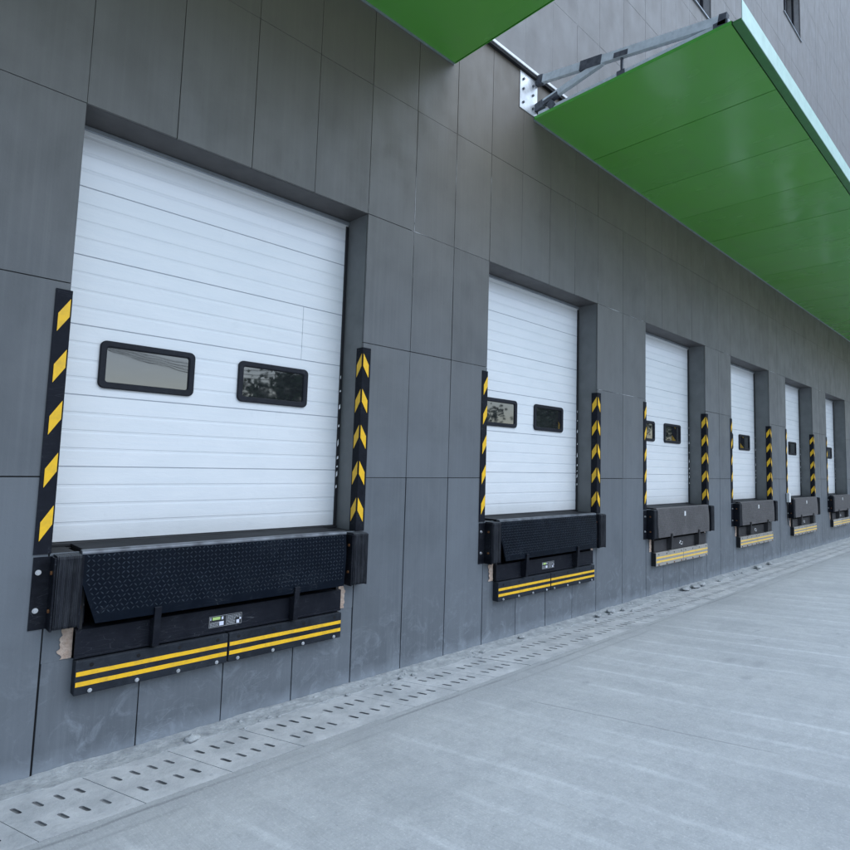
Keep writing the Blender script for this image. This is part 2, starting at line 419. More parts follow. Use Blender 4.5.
bld = empty('warehouse_building', (6, 0, 0))
tag(bld, 'long dark grey panel-clad warehouse wall with six recessed loading bays', 'building')
OB = (6, 0, 0)
mb = MB()
for r in range(len(ROWS)-1):
    z0, z1 = ROWS[r], ROWS[r+1]
    for a, b in zip(cols, cols[1:]):
        H = [h for h in HOLES if h[0] < b-1e-6 and h[1] > a+1e-6 and h[2] < z1-1e-6 and h[3] > z0+1e-6]
        if r == 0 and H:
            H = [(max(a, h[0]), min(b, h[1]), h[2], h[3]) for h in H]
            full = [(a, b, 0, .69)]; side = [q for q in cut_rects(a, b, .69, z1, H)]
            pieces = full+side
        else: pieces = cut_rects(a, b, z0, z1, H) if H else [(a, b, z0, z1)]
        for q in pieces:
            if q[1]-q[0] < .02 or q[3]-q[2] < .02: continue
            g = .0045 if r == 0 else .0032 if r < 3 else .0022 if r < 5 else .003
            jl = lambda: g*random.uniform(.55, 1.5)
            e = [q[0]+(jl() if abs(q[0]-a) < 1e-6 else 0), q[1]-(jl() if abs(q[1]-b) < 1e-6 else 0),
                 q[2]+(jl()*.8 if abs(q[2]-z0) < 1e-6 and r else 0), q[3]-(jl()*.8 if abs(q[3]-z1) < 1e-6 else 0)]
            yo = random.uniform(0, .0022)
            n0 = len(mb.v)
            mb.box(e[0], yo, e[2], e[1], .021, e[3], b=.0015, c=random.random())
            # edges a little out of line, like hand-filled joints
            sk = random.uniform(-.0016, .0016); sk2 = random.uniform(-.0012, .0012)
            if q[1]-q[0] > .5:
                for i in range(n0, len(mb.v)):
                    vx, vy, vz = mb.v[i]; tt = (vz-e[2])/(e[3]-e[2]) - .5
                    mb.v[i] = (vx + sk*tt*2, vy, vz)
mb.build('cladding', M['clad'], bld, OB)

def backing(zmin, zmax, m, name):
    mb = MB()
    HB = [(h[0]-.0235, h[1]+.0235, h[2]-(.02 if h[3] < 1.5 else 0), h[3]+.0235) for h in HOLES]
    for q in cut_rects(XL, XR, zmin, zmax, HB): mb.box(q[0], .0225 if zmin < 5 else .0042, q[2], q[1], .30, q[3])
    return mb.build(name, m, bld, OB)
backing(0, 7.09, M['gap'], 'inner_wall'); backing(7.09, 21.06, M['gaplight'], 'inner_wall')
# body of the building
mb = MB(); T = 21.06
mb.box(XL, .305, 4.6, XL+.25, 30, T); mb.box(XL, .305, 0, XL+.25, 30, 4.598); mb.box(XR-.25, .305, 0, XR, 30, T); mb.box(XL+.252, 29.75, 0, XR-.252, 30, T)
mb.build('side_wall', M['concrete_wall'], bld, OB)
mb = MB(); mb.box(XL-.05, -.06, T+.003, XR+.05, 30.05, T+.25); mb.build('roof', M['roof'], bld, OB)
mb = MB(); mb.box(XL+.26, .31, 1.36, XR-.26, 29.7, 1.368) ; mb.box(XL+.26, 3.6, 1.37, XR-.26, 3.7, 7); mb.build('dock_floor', M['pit'], bld, OB)

# reveals of each bay
for b in BAYS:
    mb = MB(); e = .0008
    mb.box(b+W+e, .0235, 1.377, b+W+.022, DY, ZT)            # right
    mb.build('door_reveal', M['reveal'], bld, OB); mb = MB(); mb.box(b-.022, .0235, 1.377, b-e, DY, ZT)
    mb.build('door_reveal', M['reveal'], bld, OB); mb = MB()
    mb.box(b+W+e, .332, 1.36, b+W+.3, .36, ZT+.3); mb.build('door_reveal', M['reveal'], bld, OB)
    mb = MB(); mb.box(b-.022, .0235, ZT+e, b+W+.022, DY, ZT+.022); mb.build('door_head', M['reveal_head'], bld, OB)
    for xa, xb in ((b+.105, b+.168), (b+2.232, b+2.29)):     # broken concrete beside the leveller pit
        mb = MB(); bm = bmesh.new(); bmesh.ops.create_grid(bm, x_segments=6, y_segments=22, size=.5)
        for v in bm.verts:
            u, w = v.co.x+.5, v.co.y+.5
            edge = (xb if xa < b+1 else xa)
            zz = .70+w*.30
            xx = xa+(xb-xa)*u
            n = noise.noise(Vector((xx*30, zz*30, b)))
            far = (1-u) if xa < b+1 else u
            xx += (-.03 if xa < b+1 else .03)*far*(.2+n)
            v.co = Vector((xx, -.004-.010*abs(noise.noise(Vector((xx*60, zz*50, 3+b)))) , zz))
        mb.bm(bm); mb.build('exposed_concrete', M['broken'], bld, OB, smooth=True)
    # pit
    mb = MB()
    mb.box(b+.10, .31, .60, b+2.30, 2.2, .688); mb.box(b+.10, 2.2, .6, b+2.3, 2.25, 1.355)
    mb.box(b+.10, .31, .69, b+.168, 2.19, 1.355); mb.box(b+2.232, .31, .69, b+2.30, 2.19, 1.355)
    mb.build('leveller_pit', M['pit'], bld, OB)

# upper windows
for (a, b, c, d) in WINS:
    mb = MB(); w = .06
    mb.box(a, .16, c, a+w, .22, d, .004); mb.box(b-w, .16, c, b, .22, d, .004)
    mb.box(a+w, .16, c, b-w, .22, c+w, .004); mb.box(a+w, .16, d-w, b-w, .22, d, .004)
    mb.box((a+b)/2-.03, .165, c+w, (a+b)/2+.03, .215, d-w, .004)
    f = mb.build('window', M['frame'], bld, OB)
    mb = MB(); mb.box(a+w, .185, c+w, (a+b)/2-.031, .195, d-w); mb.box((a+b)/2+.031, .185, c+w, b-w, .195, d-w)
    mb.build('pane', M['glass'], f, OB)
    mb = MB(); mb.box(a-.03, -.03, c-.032, b+.03, .158, c-.001, .004); mb.build('sill', M['alu'], f, OB)
    mb = MB(); mb.box(a, .24, c, b, .28, d); mb.build('blind', M['gap'], f, OB)

# white flashing above the canopy line and pale sealant smears in some joints
mb = MB(); mb.box(2.2, -.055, 7.075, 9.5, -.003, 7.115, .003); mb.build('flashing', M['flash'], bld, OB)
mb = MB(); mb.box(2.2, -.045, 7.035, 9.5, -.003, 7.0735); mb.build('flashing_underside', M['gap'], bld, OB)
mb = MB()
def smear(p0, p1, wd):
    global mb
    mb = MB(); _smear(p0, p1, wd)
    if mb.f: mb.build('sealant', M['sealant'], bld, OB, fix=False)
def _smear(p0, p1, wd):
    p0, p1 = Vector(p0), Vector(p1); L = (p1-p0).length; n = max(3, int(L/.035)); d = (p1-p0).normalized(); s = Vector((-d.z, 0, d.x))
    pts = []
    for i in range(n+1):
        a = p0+d*L*i/n; w = wd*max(.12, .25+1.6*noise.noise(Vector((a.x*3, a.z*3, 1.7))))*(.6+abs(noise.noise(a*18))) if 0 < i < n else wd*.1
        pts += [a+s*w, a-s*w]
    mb.poly(pts, [(2*i, 2*i+1, 2*i+3, 2*i+2) for i in range(n)])
yy = -.0006
for (xa, xb, z) in ((2.95, 4.15, ZT), (6.6, 8.0, ZT), (10.5, 11.7, ZT), (14.2, 15.4, ZT), (17.9, 19.2, ZT), (6.6, 8.0, 3.14), (21.7, 24, 5.71)):
    smear((xa, yy, z), (xb, yy, z), .004)
for xx in cols:
    if 2.9 < xx < 22 and random.random() < .5: smear((xx, yy, random.uniform(4.45, 4.9)), (xx, yy, random.uniform(5.2, 6.4)), .0028)
    if 2.3 < xx < 4: smear((xx, yy, 3.9), (xx, yy, 4.5), .003)

# ---------------------------------------------------------------- sectional doors
SEAMS = [1.40, 1.925, 2.435, 2.94, 3.445, 3.95, 4.455]
def make_door():
    root = empty('dock_door', (W/2, DY, 1.40)); off = root.location.copy()
    mb = MB(); xa, xb = -.018, W+.018
    prof = []                                  # (y, z, groove shade put into the skin colour)
    for s0, s1 in zip(SEAMS, SEAMS[1:]):
        h = s1-s0
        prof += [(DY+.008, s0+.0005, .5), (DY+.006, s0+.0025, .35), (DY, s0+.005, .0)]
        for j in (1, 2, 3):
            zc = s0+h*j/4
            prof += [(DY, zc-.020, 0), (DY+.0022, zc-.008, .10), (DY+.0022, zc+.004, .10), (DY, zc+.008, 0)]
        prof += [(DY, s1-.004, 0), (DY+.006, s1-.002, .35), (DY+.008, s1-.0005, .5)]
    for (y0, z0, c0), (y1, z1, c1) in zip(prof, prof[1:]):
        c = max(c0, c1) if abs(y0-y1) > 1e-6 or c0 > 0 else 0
        n = 12
        for i in range(n):
            a, b_ = xa+(xb-xa)*i/n, xa+(xb-xa)*(i+1)/n
            mb.quad((a, y0, z0), (b_, y0, z0), (b_, y1, z1), (a, y1, z1), c)
    mb.box(xa, DY+.012, 1.401, xb, DY+.045, 4.454)
    mb.build('door_panel', M['door'], root, off, fix=False)
    # windows
    def rrect(x0, x1, z0, z1, r, y, n=5):
        P = []
        for cx, cz, a0 in ((x1-r, z1-r, 0), (x0+r, z1-r, 90), (x0+r, z0+r, 180), (x1-r, z0+r, 270)):
            for i in range(n+1):
                a = R(a0+90*i/n); P.append((cx+r*math.cos(a), y, cz+r*math.sin(a)))
        return P
    for (wa, wb) in ((.275, .965), (1.335, 2.015)):
        za, zb = 2.498, 2.850
        mb = MB()
        loops = [rrect(wa, wb, za, zb, .045, DY-.001), rrect(wa, wb, za, zb, .045, DY-.016), rrect(wa+.006, wb-.006, za+.006, zb-.006, .040, DY-.022),
                 rrect(wa+.038, wb-.038, za+.038, zb-.038, .022, DY-.022), rrect(wa+.046, wb-.046, za+.046, zb-.046, .018, DY-.016), rrect(wa+.050, wb-.050, za+.050, zb-.050, .018, DY+.016)]
        n = len(loops[0])
        for A, B in zip(loops, loops[1:]):
            for i in range(n): mb.quad(A[i], A[(i+1) % n], B[(i+1) % n], B[i])
        f = mb.build('window', M['frame'], root, off, fix=True)
        mb = MB(); P = rrect(wa+.049, wb-.049, za+.049, zb-.049, .018, DY-.0035)
        mb.poly(P, [tuple(range(len(P)))[::-1]])
        mb.build('pane', M['glass'], f, off, fix=False)
    # seals
    mb = MB(); mb.box(-.0, DY-.028, 1.372, W, DY+.03, 1.399, .006); mb.build('bottom_seal', M['seal'], root, off)
    mb = MB(); mb.box(W-.030, DY-.016, 1.40, W-.001, DY-.002, ZT-.05, .003); mb.box(.001, DY-.016, 1.40, .03, DY-.002, ZT-.05, .003); mb.build('side_seal', M['seal'], root, off)
    mb = MB(); mb.box(.0, DY-.02, ZT-.035, W, DY-.002, ZT-.001, .003); mb.build('head_seal', M['alu'], root, off)
    mb = MB(); rr = random.Random(3); z = 1.75
    while z < 2.95:
        h = rr.uniform(.02, .09); w = rr.uniform(.005, .02)
        mb.poly([(W-.029, DY-.0175, z), (W-.029-w*.3+w, DY-.024, z+h*.3), (W-.024+w*.5, DY-.0175, z+h), (W-.031, DY-.021, z+h*.7)], [(0,1,2,3)])
        z += h+rr.uniform(.02, .16)
    mb.build('torn_film', M['flash'], root, off, fix=False)
    return root
door_labels = ['largest white sectional dock door at the left, with a small vertical joint above its right window',
 'second white sectional dock door from the left, beyond the wide grey pier', 'third white sectional dock door counted from the left',
 'fourth white sectional dock door counted from the left', 'fifth white sectional dock door counted from the left', 'farthest white sectional dock door, cut off by the right edge of the picture']
proto = make_door()
for k, b in enumerate(BAYS):
    o = proto if k == 0 else copy_tree(proto)
    o.location.x = b+W/2
    tag(o, door_labels[k], 'dock door', 'white sectional dock doors along the wall')
off = proto.location.copy()
mb = MB(); mb.box(1.9385, DY-.0012, 2.944, 1.9415, DY+.004, 3.441, c=1.); mb.build('panel_joint', M['alu'], proto, off)

# ---------------------------------------------------------------- levellers
def tread(mb, f, x0, x1, n, z0f, rng):
    pass
def make_leveller(dusty):
    root = empty('dock_leveller', (W/2, 0, .70)); off = root.location.copy()
    ml = M['lip_dusty'] if dusty else M['lip_black']; mf = M['frame_dusty'] if dusty else M['black']; mg = M['lug_dusty'] if dusty else M['lug']
    # lip: rounded fold on top, plate hanging down and slightly out, corners cut back at the bottom
    xt0, xt1, xb0, xb1 = .165, 2.225, (.190 if dusty else .262), 2.205
    zt, zb, yt, yb, th = 1.372, .925, -.098, -.122, .018
    mb = MB()
    xl = [0, .5, 1]
    P = []
    def lipx(s, w):   # w 0 top .. 1 bottom
        wcut = max(0., (w-.38)/.62)
        return (xt0+(xb0-xt0)*wcut) if s == 0 else (xt1+(xb1-xt1)*wcut)
    N = 10
    rows = []
    for i in range(N+1):
        w = i/N; y = yt+(yb-yt)*w-.012*math.sin(w*math.pi)*.6; z = zt+(zb-zt)*w
        rows.append((w, y, z))
    for (w0, y0, z0), (w1, y1, z1) in zip(rows, rows[1:]):
        a0, a1, b0, b1 = lipx(0, w0), lipx(1, w0), lipx(0, w1), lipx(1, w1)
        m = 10
        for j in range(m):
            u0, u1 = j/m, (j+1)/m
            mb.quad((a0+(a1-a0)*u0, y0, z0), (a0+(a1-a0)*u1, y0, z0), (b0+(b1-b0)*u1, y1, z1), (b0+(b1-b0)*u0, y1, z1))
        mb.quad((a0, y0, z0), (b0, y1, z1), (b0, y1+th, z1), (a0, y0+th, z0)); mb.quad((a1, y0, z0), (a1, y0+th, z0), (b1, y1+th, z1), (b1, y1, z1))
        mb.quad((a0, y0+th, z0), (b0, y1+th, z1), (b1, y1+th, z1), (a1, y0+th, z0))
    w, y, z = rows[-1]; mb.quad((xb0, y, z), (xb1, y, z), (xb1, y+th, z), (xb0, y+th, z))
    lip = mb.build('lip', ml, root, off, fix=False)
    # lugs of the tread plate, alternately leaning left and right
    mb = MB(); p = .030; nz = int((zt-zb-.03)/p)
    for i in range(nz):
        w = (i*p+.018)/(zt-zb); y = yt+(yb-yt)*w-.012*math.sin(w*math.pi)*.6-.0002; z = zt+(zb-zt)*w
        a, b_ = lipx(0, w)+.02, lipx(1, w)-.02; n = int((b_-a)/p)
        for j in range(n):
            cx = a+(j+.5)*(b_-a)/n; s = 1 if (i+j) % 2 else -1
            ca, sa = math.cos(R(45))*.0150, math.sin(R(45))*.0150*s; pa, pb = -math.sin(R(45))*s*.0026, math.cos(R(45))*.0026
            t0 = (cx-ca, y, z-sa); t1 = (cx+ca, y, z+sa); q0 = (cx+pa, y-.0032, z+pb); q1 = (cx-pa, y-.0032, z-pb)
            mb.poly([t0, q0, t1, q1, (cx+pa*1.5, y, z+pb*1.5), (cx-pa*1.5, y, z-pb*1.5)], [(0,3,1),(1,3,2),(0,1,4),(1,2,4),(0,5,3),(3,5,2)])
    mb.build('tread_lugs', mg, lip, off, fix=False)
    # folded top edge of lip with hinge
    mb = MB(); prof = []
    for i in range(9):
        a = R(180-22.5*i*.5); prof.append((-.080+.020*math.cos(a), 1.374+.020*math.sin(a)))
    prof += [(-.045, 1.394), (-.045, 1.378), (-.075, 1.365), (-.097, 1.362)]
    mb.prism(prof, xt0-.002, xt1+.002); mb.build('lip_hinge', M['steel_edge'] if not dusty else ml, root, off)
    mb = MB(); mb.box(.185, -.044, 1.368, 2.215, 2.1, 1.392, .002); mb.build('deck_plate', M['deck'], root, off)
    mb = MB(); mb.box(.19, .0, 1.18, 2.21, .03, 1.366); mb.box(.19, -.03, .69, .21, 2.0, 1.366); mb.box(2.19, -.03, .69, 2.21, 2.0, 1.366); mb.build('side_skirt', M['seal'], root, off)
    # front channel
    mb = MB(); xa, xb = .172, 2.228
    mb.prism([(-.052, .878), (-.052, .702), (-.040, .702), (-.040, .866), (.25, .866), (.25, .878)], xa, xb)
    mb.box(xa, -.060, .700, xb, -.053, .716, .002)
    mb.build('front_channel', mf, root, off)
    # lip keepers
    for cx in (.645, 1.735):
        mb = MB()
        mb.prism([(-.0615, .706), (-.128, .712), (-.143, .972), (-.131, .978), (-.118, .905), (-.053, .881), (-.053, .72)], cx-.022, cx+.022)
        mb.build('lip_keeper', mf, root, off)
    # boards with yellow stripes
    for (a, b_, xs) in ((.178, 1.190, (.27, .555, .83, 1.11)), (1.198, 2.222, (1.275, 1.57, 1.845, 2.15))):
        mb = MB()
        yf = -.082; 
        mb.box(a, yf, .475, b_, -.002, .688, .006)
        brd = mb.build('bumper_board', [M['board_grey'] if dusty else M['board']], root, off)
        if dusty:
            mb = MB(); mb.box(a-.004 if a < 1 else a, yf+.006, .479, b_-.01, -.004, .684) if False else None
            if a < 1: 
                mb = MB(); mb.box(a-.006, yf+.004, .477, a-.0005, -.003, .686); mb.build('board_end', M['board_side'], brd, off)
        for (s0, s1) in ((.594, .622), (.529, .558)):
            mb = MB(); n = 24; rr = random.Random(int(a*100+s0*1000)+dusty)
            for i in range(n):
                x0_, x1_ = a+.006+(b_-a-.012)*i/n, a+.006+(b_-a-.012)*(i+1)/n
                j = lambda xx, q: .0016*noise.noise(Vector((xx*6, q, a)))
                mb.quad((x0_, yf-.0012, s0+j(x0_, 1)), (x1_, yf-.0012, s0+j(x1_, 1)), (x1_, yf-.0012, s1+j(x1_, 2)), (x0_, yf-.0012, s1+j(x0_, 2)))
            mb.build('stripe', M['yellow_pale'] if dusty else M['yellow'], brd, off, fix=False)
        for xx in xs:
            mb = MB(); mb.cyl((xx, yf-.0004, .655), (xx, yf-.0016, .655), .0125, 14); mb.build('bolt_hole', M['hole'], brd, off)
            mb = MB(); mb.cyl((xx, yf-.0004, .494), (xx, yf-.003, .494), .0135, 14); mb.cyl((xx, yf-.0029, .494), (xx, yf-.012, .494), .0085, 6)
            mb.build('bolt', M['rust'] if dusty else M['bolt'], brd, off)
    # printed label
    if not dusty:
        mb = MB(); y = -.0535; mb.box(1.045, y, .742, 1.305, -.0522, .828); lb = mb.build('label', M['labelblack'], root, off)
        mb = MB(); y2 = y-.0006
        def rc(x0, x1, z0, z1): mb.quad((x0, y2, z0), (x1, y2, z0), (x1, y2, z1), (x0, y2, z1))
        for (x0, x1, z0, z1) in ((1.048,1.302,.8235,.8255),(1.048,1.302,.7445,.7465),(1.048,1.050,.7465,.8235),(1.300,1.302,.7465,.8235),(1.178,1.180,.7465,.8235)): rc(x0, x1, z0, z1)
        rr = random.Random(5)
        for z in [.752+.0085*i for i in range(8)]:
            if z < .785:
                x = 1.056
                while x < 1.12: w = rr.uniform(.004, .012); rc(x, x+w, z, z+.004); x += w+.003
            x = 1.186
            lim = 1.292 if z > .79 else 1.25
            while x < lim: w = rr.uniform(.004, .014); rc(x, min(x+w, lim), z, z+.0038); x += w+.003
        mb.build('label_lines', M['paper'], lb, off, fix=False)
        mb = MB(); rc(1.072, 1.132, .797, .818); mb.build('label_green_mark', M['labelgreen'], lb, off, fix=False)
        for q in ((1.142, 1.156, .795, .816), (1.126, 1.160, .752, .782), (1.262, 1.284, .750, .775), (1.285, 1.298, .776, .790), (1.056, 1.062, .797, .818)):
            mb = MB(); rc(*q); mb.build('label_white_mark', M['labelwhite'], lb, off, fix=False)
    else:
        mb = MB(); y = -.0535
        for (x0, x1, z0, z1) in ((1.12, 1.16, .795, .815), (1.10, 1.13, .770, .790), (1.15, 1.22, .750, .762), (1.20, 1.23, .78, .79)): mb.box(x0, y, z0, x1, -.0522, z1)
        mb.build('label', M['white'], root, off)
        mb = MB(); mb.box(1.175, -.113, 1.235, 1.225, -.1065, 1.315); mb.build('sticker', M['white'], root, off)
    return root
lev_labels = ['black tread-plate dock leveller with bright yellow striped boards under the largest door',
 'second black dock leveller with bright yellow stripes, under the second door', 'dusty grey dock leveller with white sticker and faded boards under the third door',
 'dusty grey dock leveller under the fourth door from the left', 'dusty dock leveller with a small white box at its upper left corner', 'farthest dock leveller, cut off by the right edge of the picture']
pr = {False: make_leveller(False), True: make_leveller(True)}
for k, b in enumerate(BAYS):
    d = k >= 2
    o = pr[d] if k in (0, 2) else copy_tree(pr[d])
    o.location.x = b+W/2
    tag(o, lev_labels[k], 'dock leveller', 'dock levellers below the doors')

# ---------------------------------------------------------------- rubber bumpers
def make_bumper(side):
    xc = .075 if side < 0 else 2.352
    root = empty('dock_bumper', (xc, 0, .925)); off = root.location.copy()
    x0, x1 = (.022, .160) if side < 0 else (2.297, 2.448)
    z0, z1 = .915, 1.372; n = 14; rr = random.Random(11+side)
    mb = MB()
    for i in range(n):
        a = x0+(x1-x0)*i/n; b_ = x0+(x1-x0)*(i+1)/n
        round_ = .012 if i in (0, n-1) else 0
        dy = rr.uniform(0, .0022)+ (.004 if i in (0, n-1) else 0); dz = rr.uniform(-.0006, .0006)
        yf = -.128+dy; r = .02
        prof = [(-.006, z0+dz), (yf+r, z0+dz), (yf+r*.3, z0+r*.3+dz), (yf, z0+r+dz), (yf, z1-r+dz), (yf+r*.3, z1-r*.3+dz), (yf+r, z1+dz), (-.006, z1+dz)]
        mb.prism(prof, a+.0006, b_-.0006, c=rr.random())
    mb.build('rubber_block', M['rubber'], root, off)
    for s in (-1, 1):
        xe = x0-.001 if s < 0 else x1+.001
        mb = MB()
        mb.box(xe, -.008, z0-.005, xe+s*(.105 if s < 0 else .062), -.001, z1-.012, .001)          # flange on the wall
        mb.box(xe, -.116, z0-.005, xe+s*.012, -.0085, z1-.012, .001)          # leg along the rubber
        br = mb.build('angle_bracket', M['black'], root, off)
        for z in (1.03, 1.265):
            mb = MB(); mb.cyl((xe+s*(.075 if s < 0 else .038), -.0085, z), (xe+s*(.075 if s < 0 else .038), -.014, z), .017, 14); mb.cyl((xe+s*(.075 if s < 0 else .038), -.0139, z), (xe+s*(.075 if s < 0 else .038), -.026, z), .011, 6)
            mb.build('bolt', M['bolt'], br, off)
            mb = MB(); mb.cyl((xe+s*.0125, -.070, z), (xe+s*.022, -.070, z), .013, 6); mb.build('rod_end', M['rust'], br, off)
    return root
ordn = ['largest', 'second', 'third', 'fourth', 'fifth', 'sixth']
for side, nm in ((-1, 'left'), (1, 'right')):
    proto = make_bumper(side); x0 = proto.location.x
    for k, b in enumerate(BAYS):
        if k == 5 and side > 0: continue
        o = proto if k == 0 else copy_tree(proto)
        o.location.x = x0+b
        w = 'nearest and largest' if k == 0 else ordn[k]
        tag(o, f'laminated black rubber dock bumper at the {nm} corner below the {w} door', 'dock bumper', 'black rubber bumpers beside the levellers')

# ---------------------------------------------------------------- corner guards with yellow bands
def make_guard(side, glossy=False):
    xg = 0. if side < 0 else W
    root = empty('corner_guard', (xg, 0, 1.375)); off = root.location.copy()
    s = side; z0, z1, t = 1.376, 3.09, .009; wf, wj = .088, .088
    mb = MB()
    # L section, on the wall face (outward) and on the reveal (inward, +y)
    prof = [(xg-s*t, -t), (xg+s*wf, -t), (xg+s*wf, -.0005), (xg-s*.0005, -.0005), (xg-s*.0005, wj), (xg-s*t, wj)]
    # round the outer corner
    prof = [(xg-s*t, -t+.006), (xg-s*(t-.002), -t+.002), (xg-s*(t-.006), -t)] + prof[1:]
    n = len(prof); SEG = 24
    def wob(z): return .0025*noise.noise(Vector((z*2.2, s, 4)))
    P = []
    for i in range(SEG+1):
        z = z0+(z1-z0)*i/SEG
        P += [(x+(wob(z) if abs(y) > 1e-9 else 0)*0, y-(abs(wob(z)) if y < -.001 else 0), z) for x, y in prof]
    F = [(i*n+j, i*n+(j+1) % n, (i+1)*n+(j+1) % n, (i+1)*n+j) for i in range(SEG) for j in range(n)] + [tuple(range(n))[::-1], tuple(range(SEG*n, SEG*n+n))]
    mb.poly(P, F); mb.build('guard_body', M['guard'], root, off)
    for q in range(5):
        zc = 1.57+.3375*q; h = .060; rise = .105
        mb = MB(); e = .0042
        # wall-face parallelogram rises towards the corner
        x_out, x_in = xg+s*(wf-.022), xg-s*(t-.010)
        m = 4
        for j in range(m):
            u0, u1 = j/m, (j+1)/m
            xa, xb = x_out+(x_in-x_out)*u0, x_out+(x_in-x_out)*u1
            za, zb = zc-rise/2+rise*u0, zc-rise/2+rise*u1
            mb.quad((xa, -t-e+.0006*(j % 2), za-h), (xb, -t-e, zb-h), (xb, -t-e, zb+h), (xa, -t-e, za+h))
        xx = xg-s*(t+.0012)
        ya, yb = .000, wj-.014
        mb.quad((xx, ya, zc+rise/2-h), (xx, yb, zc-rise/2-h), (xx, yb, zc-rise/2+h), (xx, ya, zc+rise/2+h))
        mb.build('yellow_band', M['yellow_guard'], root, off, fix=False)
    return root
for side, nm in ((-1, 'left'), (1, 'right')):
    proto = make_guard(side); x0 = proto.location.x
    for k, b in enumerate(BAYS):
        if k == 5 and side > 0: continue
        o = proto if k == 0 else copy_tree(proto)
        o.location.x = x0+b
        w = 'largest' if k == 0 else ordn[k]
        tag(o, f'black corner guard with five yellow bands on the {nm} edge of the {w} door opening', 'corner guard', 'black and yellow corner guards')

# small white boxes on wall
def jbox(x, y, z, w, h, label):
    r = empty('junction_box', (x, y, z)); o = r.location.copy()
    mb = MB(); mb.box(x-w/2, y-.07, z, x+w/2, y, z+h, .008); mb.build('cover', M['white'], r, o)
    mb = MB(); 
    for i in range(10):
        t0, t1 = i/10, (i+1)/10
        f = lambda t: (x-w*.2-.05*math.sin(t*3.1), y-.02, z-t*.55)
        mb.cyl(f(t0), f(t1), .008, 6)
    mb.build('cable', M['cable'], r, o)
    tag(r, label, 'junction box')
jbox(15.33, -.012, 1.30, .11, .22, 'small white electrical box above the left bumper of the fifth bay')

# ---------------------------------------------------------------- canopies
ZC = 6.50; YF = -2.45
def canopy(xa, xb, label, end_x, px0, pitch, trusses):
    root = empty('canopy', ((xa+xb)/2, 0, ZC)); off = root.location.copy()
    mb = MB(); seams = []
    x = px0
    while x > xa: x -= pitch
    while x < xb:
        a, b_ = max(x, xa), min(x+pitch, xb)
        if b_-a > .01:
            dz = random.uniform(0, .003)
            mb.box(a+.006, YF+.002, ZC+dz, b_-.006, -.012, ZC+.02, .002, c=random.random())
        x += pitch
    mb.build('soffit', M['green'], root, off)
    mb = MB(); mb.box(xa, YF-.012, ZC+.022, xb, -.014, ZC+.03); mb.build('soffit_backing', M['gap'], root, off)
    # edge strip past the shadow gap, then the pale front face
    mb = MB(); mb.box(xa, -2.548, ZC-.008, xb, YF-.014, ZC+.018, .002); mb.build('edge_trim', M['greenedge'], root, off)
    mb = MB(); x = xa
    while x < xb:
        b_ = min(x+4.3, xb); mb.box(x+.003, -2.556, ZC-.002, b_-.003, -2.549, ZC+.215, .001); x = b_
    mb.build('front_face', M['mint'], root, off)
    for xe in (xa, xb):
        mb = MB(); s = 1 if xe == xa else -1
        mb.box(xe-s*.006, YF-.005, ZC-.006, xe-s*.0005, -.014, ZC+.032); mb.build('end_trim', M['lime'], root, off)
    mb = MB(); mb.box(xa, -.0118, ZC-.02, xb, -.001, ZC+.02); mb.build('wall_gasket', M['alu'], root, off)
    for tx in trusses:
        mb = MB()
        mb.bar((tx, -.02, 7.035), (tx, -2.38, 6.605), .06, .098)
        tr = mb.build('truss', M['galv'], root, off)
        mb = MB(); mb.bar((tx, -.06, ZC+.062), (tx, -2.42, ZC+.062), .05, .05); mb.build('bottom_chord', M['galv'], tr, off)
        mb = MB(); mb.bar((tx, -.02, 6.67), (tx, -.98, 6.835), .055, .075); mb.build('strut', M['galv'], tr, off)
        mb = MB(); mb.bar((tx, -1.23, 6.575), (tx, -1.23, 6.79), .02, .028, ); mb.build('post', M['weld'], tr, off)
        for (y, z, w, h, ang) in ((-.06, 7.025, .12, .12, 10), (-.83, 6.885, .30, .118, 10), (-1.23, 6.80, .18, .06, 10), (-2.36, 6.61, .08, .115, 10), (-.06, 6.665, .15, .10, -10), (-.26, 6.60, .09, .12, -35), (-1.23, 6.567, .10, .062, 0), (-2.34, 6.56, .14, .07, 0), (-.25, 6.69, .22, .05, -10)):
            a = R(ang); d = Vector((0, -math.cos(a), -math.sin(a)))
            c_ = Vector((tx, y, z)); mb = MB(); mb.bar(c_-d*w/2, c_+d*w/2, .068, h); mb.build('joint_patch', M['weld'], tr, off)
        if tx != 5.02: continue
        mb = MB(); xs = tx-.34
        mb.box(xs, -.010, 6.535, xs+.36, -.0015, 7.03, .002); pl = mb.build('fixing_plate', M['plate'], tr, off)
        for zz in (6.62, 6.80, 6.93):
            for dx in (.06, .26):
                mb = MB(); mb.cyl((xs+dx, -.011, zz), (xs+dx, -.03, zz), .016, 6); mb.build('bolt', M['weld'], pl, off)
    tag(root, label, 'canopy')
canopy(XL+1, 3.50, 'green canopy underside at the top left, ending before the gap', 3.5, 3.5, 1.43, [3.42, -1.2])
canopy(4.98, XR-1, 'long green canopy with pale mint edge and open steel truss end, reaching to the right', 4.98, 4.98, 1.43, [5.02, 10.7, 16.4])

